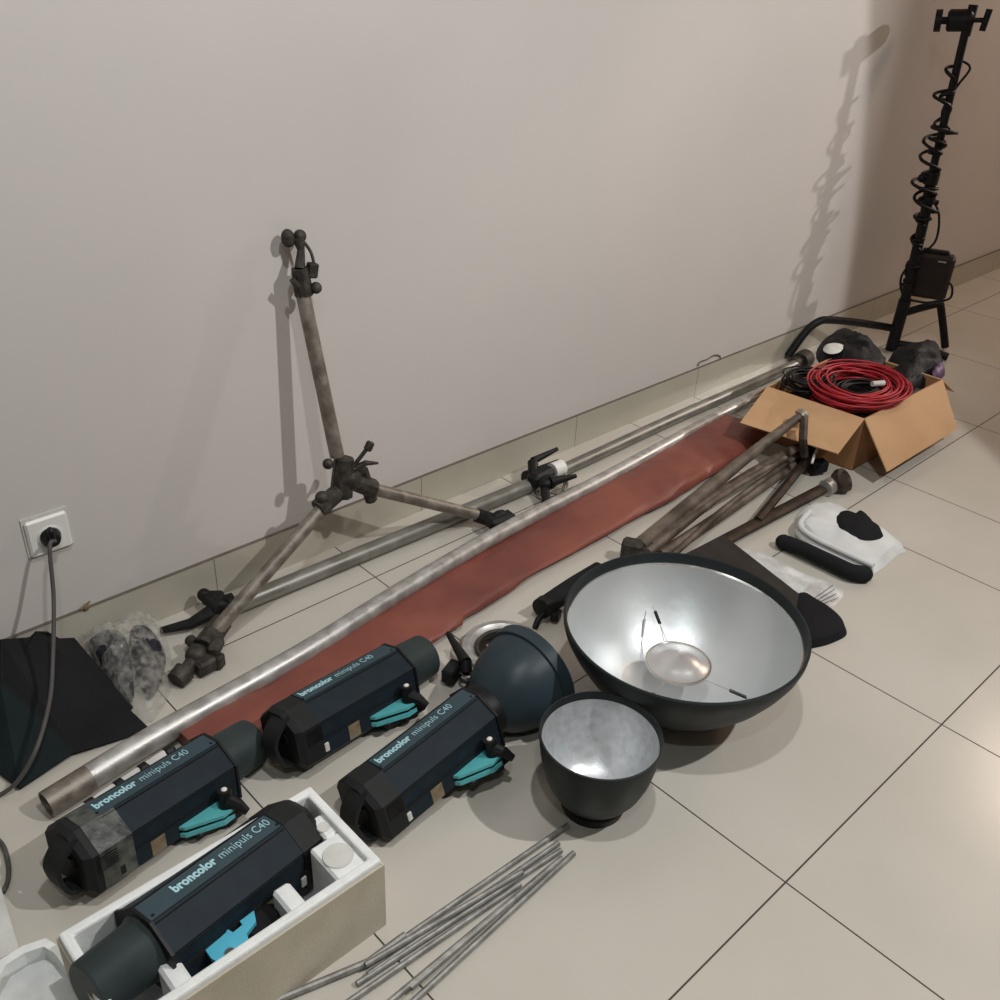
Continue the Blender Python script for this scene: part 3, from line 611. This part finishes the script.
b = MB(); b.lathe([(.0001,.014),(.014,.014),(.021,.006),(.022,-.006),(.0001,-.008)], V3((2.505,-0.541,0.190)), (.7,-.2,.6), seg=20); b.build('foot', 'steel_dirty', t)
b = MB(); b.lathe([(.0001,.012),(.022,.012),(.026,.018),(.036,.014),(.038,-.002),(.030,-.016),(.0001,-.02)], V3((2.505,-0.711,0.035)), (.1,-.75,.65), seg=26); b.build('foot', 'rustd', t)
b = MB(); b.box((2.560,-0.553,0.050), (.05,.06,.045), rz=.3, bev=.008); b.tube([(2.541,-0.527,0.060), (2.525,-0.611,0.030)], .018, seg=10); b.box((2.544,-0.610,0.030), (.06,.04,.04), rz=-.4, bev=.008); b.build('hinge_block', 'blackm', t)
b = MB(); b.box((1.718,-0.557,0.040), (.04,.055,.06), rz=.5, bev=.008); b.box((1.739,-0.585,0.030), (.05,.06,.045), rz=.5, bev=.008); b.build('collar', 'cast', t)
b = MB(); b.tube([(2.473,-0.623,0.070), (2.500,-0.611,0.080), (2.559,-0.587,0.075)], .004, seg=8); b.build('paper_tag', 'white', t)

# black padded handle left of the dish
t = thing('padded_grip', 'black padded grip poking out left of the large dish', 'grip', (1.438,-0.553,0.000))
b = MB(); b.tube([(1.370,-0.582,0.040), (1.468,-0.578,0.045), (1.566,-0.580,0.050)], [.024,.027,.027], seg=18, smooth=3); b.build('grip', 'blackm', t)
b = MB(); b.tube([(1.355,-0.584,0.040), (1.375,-0.581,0.040)], .026, seg=18); b.build('end_cap', 'black', t)
b = MB(); b.tube([(1.363,-0.590,0.030), (1.343,-0.588,0.015), (1.325,-0.597,0.006)], [.008,.006,.007], smooth=3); b.box((1.385,-0.606,0.020), (.03,.02,.025), rz=.4, bev=.004); b.build('strap_buckle', 'black', t)

# ---------------------------------------------------------------- softbox fabric behind the dish
b = MB(); P = [(1.753,-0.663,0.030), (1.953,-0.675,0.030), (1.876,-0.955,0.030), (1.826,-0.981,0.030), (1.671,-0.985,0.030), (1.638,-0.809,0.030)]
b.hexa([(p[0], p[1], .002) for p in P], [(p[0], p[1], .05) for p in P]); tag(b.build('flat_case', mat('dark_grey_sheet', col(52,48,44), .6, c2=col(44,40,37)), smooth=False), 'dark grey flat case with square corners tucked behind the large dish', 'case')
b = MB(); b.mound([(1.928,-0.923,0.000), (1.945,-0.970,-0.000), (1.930,-1.043,0.000), (1.893,-1.088,0.000), (1.849,-1.090,-0.000), (1.783,-1.069,0.000), (1.712,-1.019,0.000)], .03, rings=7, amp=.003, seed=2, freq=6, power=.35); tag(b.build('fabric_pouch', 'fabric'), 'black rounded fabric pouch sticking out right of the large dish', 'pouch')

# clear packet
t = thing('plastic_packet', 'clear plastic packet lying flat between the dish and the black cloth roll', 'packet', (1.999,-0.833,0.000))
b = MB(); b.mound([(1.903,-0.694,0.000), (2.001,-0.706,0.000), (2.035,-0.778,0.000), (2.032,-0.873,0.000), (2.045,-0.988,0.000), (1.944,-1.007,0.000), (1.913,-0.933,0.000)], .008, rings=6, amp=.005, seed=8, freq=20, power=.3); b.build('film', 'film', t)
b = MB(); b.slab([(1.909,-0.712,0.004), (1.989,-0.729,0.004), (2.007,-0.923,0.004), (1.923,-0.931,0.004)], .002); b.build('white_insert', 'cloth_w', t, smooth=False)
b = MB()
for k in range(4): b.tube([mid((1.927,-0.969,0.014), (1.932,-0.994,0.014), k/3), mid((2.027,-0.969,0.014), (1.986,-1.007,0.014), k/3)], .0009, seg=5)
b.build('wire_end', 'cable', t)

# black cloth roll, white folded cloth, black pouch
b = MB(); b.tube([(2.093,-0.774,0.022), (2.095,-0.827,0.026), (2.098,-0.916,0.026), (2.101,-0.978,0.026), (2.128,-1.004,0.022)], [.020,.026,.027,.028,.022], seg=18, smooth=4)
b.ball((2.091,-0.778,0.022), .0205); b.ball((2.123,-1.000,0.022), .023); tag(b.build('cloth_roll', 'fabric', ang=80), 'small black rolled cloth lying along the white folded cloth', 'cloth roll')
t = thing('folded_cloth', 'white folded cloth on the tiles under a black pouch', 'cloth', (2.280,-0.877,0.000))
wp = [(2.224,-0.737,0.000), (2.343,-0.699,0.000), (2.404,-0.742,0.000), (2.408,-0.788,0.000), (2.357,-0.992,0.000), (2.308,-1.002,0.000), (2.161,-0.997,0.000), (2.163,-0.883,0.000)]
b = MB(); b.mound(wp, .034, rings=8, amp=.008, seed=11, freq=16, power=.3); b.build('cloth', 'cloth_w', t)
b = MB()
for k, (z, r) in enumerate(((.016,.010), (.036,.008))):
    b.tube([mid((2.293,-0.744,0.020), (2.245,-0.754,0.020), k*.5)[:2]+(z,), (2.183,-0.771,0.020)[:2]+(z,), (2.156,-0.828,0.020)[:2]+(z,), (2.154,-0.914,0.020)[:2]+(z,), (2.156,-1.006,0.020)[:2]+(z,)], r, seg=10, smooth=5)
b.build('folded_edge', 'cloth_w', t)
b = MB(); b.mound([(2.321,-0.802,0.030), (2.357,-0.810,0.030), (2.350,-0.839,0.030), (2.385,-0.847,0.030), (2.351,-0.909,0.030), (2.318,-0.948,0.030), (2.266,-0.931,0.030), (2.246,-0.883,0.030), (2.260,-0.841,0.030)], .024, rings=6, amp=.008, seed=12, freq=18, power=.4); tag(b.build('fabric_pouch', 'fabric'), 'small crumpled black pouch lying on the white folded cloth', 'pouch')

# ---------------------------------------------------------------- cardboard box with contents
t = thing('cardboard_box', 'open brown cardboard box with spread flaps full of cables', 'box', (2.89,-.50,0))
A_, B_, C_, D_ = (2.655,-.668), (3.155,-.678), (3.150,-.340), (2.625,-.340); H = .18
b = MB(); b.slab([(A_[0],A_[1],.002), (B_[0],B_[1],.002), (C_[0],C_[1],.002), (D_[0],D_[1],.002)], .003)
def wallq(p, q, mbx): mbx.hexa([(p[0],p[1],0), (q[0],q[1],0), (q[0],q[1],H), (p[0],p[1],H)], [(p[0]+.0035,p[1]+.0035,0), (q[0]+.0035,q[1]+.0035,0), (q[0]+.0035,q[1]+.0035,H), (p[0]+.0035,p[1]+.0035,H)])
for p, q in ((A_,B_), (B_,C_), (C_,D_), (D_,A_)): wallq(p, q, b)
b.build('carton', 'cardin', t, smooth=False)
def flap(p, q, o1, o2, nm='flap', m='card'):
    bb = MB(); bb.slab([(p[0],p[1],H), (q[0],q[1],H), o2, o1], .004); return bb.build(nm, m, t, smooth=False)
flap(D_, A_, (2.419,-0.388,0.130), (2.494,-0.686,0.120))
flap(A_, B_, (2.622,-0.791,0.060), (3.092,-0.792,0.060))
flap(D_, C_, (2.615,-.295,.13), (3.14,-.29,.13))
flap(B_, C_, (3.24,-.70,.12), (3.24,-.32,.12))
b = MB(); b.mound([(2.665,-.655,.0), (3.14,-.665,.0), (3.14,-.35,.0), (2.64,-.35,.0)], .155, rings=10, amp=.02, seed=21, z0=.005, power=.12, freq=12, soft=False); tag(b.build('black_filler', 'bag'), 'black filler for the dark inside of the cardboard box under the cables', 'filler')  # added black mound, stands in for the dark inside of the box
def coil(c, rx, ry, turns, r, seed, zamp, m, name, label, jit=.02, tilt=0):
    random.seed(seed); pts = []; n = turns*16
    px = [random.uniform(0, 6) for _ in range(6)]
    for k in range(n):
        a = k/16*2*PI; u = k/n
        jr = 1+jit*8*(.5*math.sin(a*.37+px[0])+.5*math.sin(a*.113+px[1]))
        x = rx*jr*math.cos(a)+.01*math.sin(a*.21+px[2]); y = ry*jr*math.sin(a)+.01*math.cos(a*.17+px[3])
        z = zamp*(.5+.5*math.sin(a*.29+px[4]))+.006*math.sin(a*1.31+px[5])+tilt*y
        pts.append((c[0]+x, c[1]+y, c[2]+z))
    b = MB(); b.tube(pts, r, seg=6, smooth=2); o = b.build(name, m, ang=90); return tag(o, label, 'cable')
cc = (2.833,-0.542,0.172)
coil(cc, .150, .122, 24, .0034, 3, .045, 'red', 'red_cable', 'coiled red cable on top of the cardboard box contents', jit=.036)
coil((2.753,-0.412,0.180), .07, .06, 13, .0032, 5, .03, 'cableb', 'black_cable', 'tangled thin black cable at the left inside the cardboard box', jit=.05)
coil((2.805,-0.560,0.190), .062, .05, 6, .0038, 8, .015, 'cableb', 'black_cable', 'thin black cable loops inside the ring of the red cable', jit=.05)
b = MB(); b.tube([(2.820,-0.592,0.225), (2.859,-0.612,0.225)], .009, seg=10); tag(b.build('cable_connector', 'paper'), 'pale cable connector inside the red cable ring', 'connector')
b = MB(); b.mound([(3.068,-0.257,0.150), (3.227,-0.195,0.150), (3.351,-0.223,0.150), (3.320,-0.315,0.150), (3.224,-0.446,0.150), (3.094,-0.492,0.150), (2.984,-0.440,0.150), (2.969,-0.364,0.150)], .066, rings=10, amp=.022, seed=31, freq=16, z0=.0, power=.5); sb = thing('plastic_bag', 'black plastic bag with a white corner at the back left of the box', 'bag', (3.134,-0.355,0.150)); b.build('bag', 'bag', sb)
b = MB(); b.mound([(2.980,-0.323,0.215), (3.047,-0.303,0.215), (3.082,-0.341,0.215), (3.012,-0.370,0.215), (2.967,-0.358,0.215)], .012, rings=4, amp=.004, seed=3, z0=.0); b.build('white_patch', 'paper', sb)
b = MB(); b.mound([(3.161,-0.482,0.140), (3.296,-0.431,0.150), (3.370,-0.477,0.170), (3.464,-0.511,0.170), (3.302,-0.619,0.150), (3.194,-0.630,0.130), (3.010,-0.632,0.130), (3.008,-0.590,0.130)], .070, rings=10, amp=.022, seed=37, freq=15, z0=.0, power=.5); sb = thing('plastic_bag', 'black plastic bag with purple print at the back right of the box', 'bag', (3.220,-0.560,0.140)); b.build('bag', 'bag', sb)
b = MB(); b.mound([(3.167,-0.633,0.190), (3.260,-0.617,0.190), (3.238,-0.651,0.170), (3.167,-0.660,0.170)], .02, rings=4, amp=.005, seed=3, z0=0); b.build('printed_patch', 'purple', sb)

# ---------------------------------------------------------------- black stand at the far right
px_, py_ = 3.753, -.236
t = thing('light_stand', 'tall black stand with curved legs standing beyond the cardboard box', 'stand', (px_, py_, 0))
b = MB(); b.tube([(3.750,-0.229,-0.001), (3.752,-0.232,0.212)], .024, seg=14); b.tube([(3.752,-0.232,0.212), (3.749,-0.224,0.547), (3.744,-0.213,0.694)], .020, seg=14); b.tube([(3.744,-0.212,0.683), (3.738,-0.202,1.184)], .0145, seg=14); b.build('pole', 'black', t)
b = MB(); b.tube([(3.734,-0.217,0.094), (3.580,-0.151,0.130), (3.450,-0.088,0.152), (3.402,-0.065,0.148), (3.364,-0.043,0.108), (3.305,-.02,.014)], .0155, seg=12, smooth=4); b.build('leg', 'black', t)
b = MB(); b.tube([(3.751,-0.227,0.152), (3.877,-0.307,0.191), (3.899,-0.322,0.174), (3.935,-0.369,0.012)], .0155, seg=12, smooth=2); b.build('leg', 'black', t)
b = MB(); b.tube([(3.752,-0.229,0.029), (3.80,-.33,.03), (3.83,-.43,.014)], .0155, seg=12); b.build('leg', 'black', t)
b = MB(); b.tube([(3.745,-0.214,0.705), (3.745,-0.214,0.661)], .027, seg=12); b.ball((3.724,-0.187,0.680), .016); b.build('collar', 'black', t); b = MB(); b.tube([(3.748,-0.221,0.618), (3.749,-0.224,0.588)], .025, seg=12); b.tube([(3.740,-0.209,0.602), (3.771,-0.252,0.595)], .010); b.build('collar', 'black', t)
hc = V3((3.7335,-.189,1.213)); hd = (V3((3.765,-.265,1.221))-V3((3.697,-.110,1.208))).normalized()
b = MB(); b.tube([hc-hd*.055, hc-hd*.048, hc+hd*.020, hc+hd*.028], [.028,.036,.036,.026], seg=20); b.tube([hc+hd*.018+V3((0,0,-.05)), hc+hd*.018+V3((0,0,.048))], .016, seg=12); b.build('head_clamp', 'black', t)
b = MB(); b.tube([hc-hd*.094, hc-hd*.072], .036, seg=20); b.tube([hc-hd*.08, hc-hd*.04], .012); b.build('clamp_knob', 'black', t)
b = MB(); b.tube([hc+hd*.02, hc+hd*.070], .008); b.tube([hc+hd*.066+V3((0,0,-.034)), hc+hd*.072+V3((0,0,.034))], .011, seg=10); b.build('wing_knob', 'black', t)
# cable wound round the pole
random.seed(12); pts = []
pA = V3((3.7335,-.192,1.04)); pB = V3((3.752,-.232,.23)); n = 150
n = 330
for k in range(n):
    u = k/(n-1); c = pA.lerp(pB, min(1, u+.03*math.sin(u*31))); a = u*2*PI*25+2.5*math.sin(u*23); r = .018+(.014 if .22 < u < .62 else .004)*abs(math.sin(u*41+1))+(.03*max(0, math.sin(u*57))**3 if .1 < u < .6 else 0)
    c = c+V3((math.cos(a)*r, math.sin(a)*r, .03*math.sin(a*.37+1))); pts.append(c)
b = MB(); b.tube(pts, .0062, seg=6, smooth=3); o = b.build('wound_cable', 'cableb', ang=90); tag(o, 'black cable wound around the tall black stand pole', 'cable')
b = MB(); b.tube([(3.744,-0.206,1.088), (3.761,-0.242,1.065), (3.750,-0.220,1.007), (3.738,-0.196,0.938), (3.734,-0.200,0.894), (3.755,-0.231,0.856)], .0042, seg=6, smooth=6)
tag(b.build('loose_cable', 'cableb', ang=90), 'small black cable loop near the top of the tall black stand', 'cable'); b = MB(); b.tube([(3.751,-0.233,0.612), (3.769,-0.268,0.554), (3.774,-0.280,0.460), (3.767,-0.244,0.398), (3.754,-0.219,0.363), (3.743,-0.197,0.295), (3.750,-0.224,0.227), (3.777,-0.282,0.213), (3.800,-0.331,0.222), (3.818,-0.377,0.247), (3.818,-0.371,0.294), (3.813,-0.347,0.305)], .0045, seg=6, smooth=6)
tag(b.build('loose_cable', 'cableb', ang=90), 'loose black cable loops hanging around the dark case on the stand', 'cable')
t = thing('power_pack', 'dark brown-black case hanging on the tall black stand', 'power pack', (3.80,-.30,.22))
e1 = V3((3.758,-.212,0)); e2 = V3((3.822,-.362,0)); cdir = (e2-e1).normalized(); rz = math.atan2(cdir.y, cdir.x); cmid = (e1+e2)/2+V3((.03,.012,0))
b = MB(); b.box((cmid.x, cmid.y, .312), (.155,.062,.175), rz=rz, bev=.012); b.build('case', 'packb', t)
b = MB(); b.box((cmid.x, cmid.y, .405), (.10,.03,.018), rz=rz, bev=.005); b.build('handle', 'black', t)
b = MB(); nrm = V3((cdir.y, -cdir.x, 0)); nrm = nrm if nrm.x < 0 else -nrm; b.box((cmid.x+nrm.x*.032+cdir.x*.03, cmid.y+nrm.y*.032+cdir.y*.03, .378), (.03,.002,.005), rz=rz); b.build('small_label', 'steel', t)

# nail chip on the baseboard seam and plaster marks
b = MB(); q = (0.522,-0.010,0.115); b.ball(q, .008, 1, .6, 1.1, 8); b.tube([V3(q)+V3((-.012,0,-.002)), V3(q)+V3((.01,-.002,.012))], .0025, seg=6); tag(b.build('plaster_lump', 'sticker'), 'tiny plaster lump on the baseboard top left of the bubble wrap', 'plaster')

b = MB(); b.tube([(2.719,-0.002,0.115), (2.726,-0.003,0.129), (2.775,-0.002,0.128), (2.808,-0.003,0.135), (2.849,-0.002,0.121), (2.848,-0.002,0.102), (2.780,-0.002,0.107), (2.733,-0.002,0.108)], .0022, seg=6, smooth=3); tag(b.build('plaster_chip', 'groove'), 'small cracked plaster patch on the wall just above the baseboard near the cardboard box', 'plaster')

# ---------------------------------------------------------------- light
def area(name, loc, size, power, c=(1,1,1), rot=(0,0,0)):
    l = bpy.data.lights.new(name, 'AREA'); l.shape = 'DISK'; l.size = size; l.energy = power; l.color = c
    o = bpy.data.objects.new(name, l); C.objects.link(o); o.location = loc; o.rotation_euler = rot; return o
area('ceiling_lamp', (.68,-1.34,2.72), .07, 20, (1,1,1))
area('ceiling_lamp', (-.15,-2.05,2.72), .07, 9, (.9,.98,1))
def spot(name, loc, aim, power, half, blend, rad, c):
    l = bpy.data.lights.new(name, 'SPOT'); l.energy = power; l.color = c; l.spot_size = R(half*2); l.spot_blend = blend; l.shadow_soft_size = rad
    o = bpy.data.objects.new(name, l); C.objects.link(o); o.location = loc; o.rotation_euler = (V3(aim)-V3(loc)).to_track_quat('-Z', 'Y').to_euler(); return o
spot('ceiling_spot', (2.0,-2.5,2.72), (1.3,0,.8), 196, 39.6, .06, .03, (1,.985,.97))
spot('far_spot', (7.3,-2.30,2.40), (3.3,0,.7), 400, 13, .7, .06, (1,.94,.88))
area('warm_fill', (5.2,-1.3,2.7), 1.0, 30, (1,.76,.60))  # added warm fill without a fixture, lifts the dim right end
w = bpy.data.worlds.new('world'); bpy.context.scene.world = w; w.use_nodes = True
w.node_tree.nodes['Background'].inputs[0].default_value = (.5,.5,.5,1); w.node_tree.nodes['Background'].inputs[1].default_value = .15

# ---------------------------------------------------------------- camera
f_, yaw, pitch, roll, cyy, ch = 961.51, .7724, .5337, .0469, 1.8184, 1.4147
cam = bpy.data.cameras.new('camera'); co = bpy.data.objects.new('camera', cam); C.objects.link(co)
fv = V3((math.sin(yaw)*math.cos(pitch), math.cos(yaw)*math.cos(pitch), -math.sin(pitch))); rv = V3((math.cos(yaw), -math.sin(yaw), 0)); uv = rv.cross(fv)
r2 = rv*math.cos(roll)+uv*math.sin(roll); u2 = -rv*math.sin(roll)+uv*math.cos(roll)
co.matrix_world = Matrix(((r2.x,u2.x,-fv.x,0), (r2.y,u2.y,-fv.y,-cyy), (r2.z,u2.z,-fv.z,ch), (0,0,0,1)))
cam.sensor_width = 36; cam.lens = f_/1000*36; cam.clip_start = .02
S = bpy.context.scene; S.camera = co
S.view_settings.view_transform = 'Standard'; S.view_settings.look = 'None'; S.view_settings.gamma = 1; S.view_settings.exposure = 0
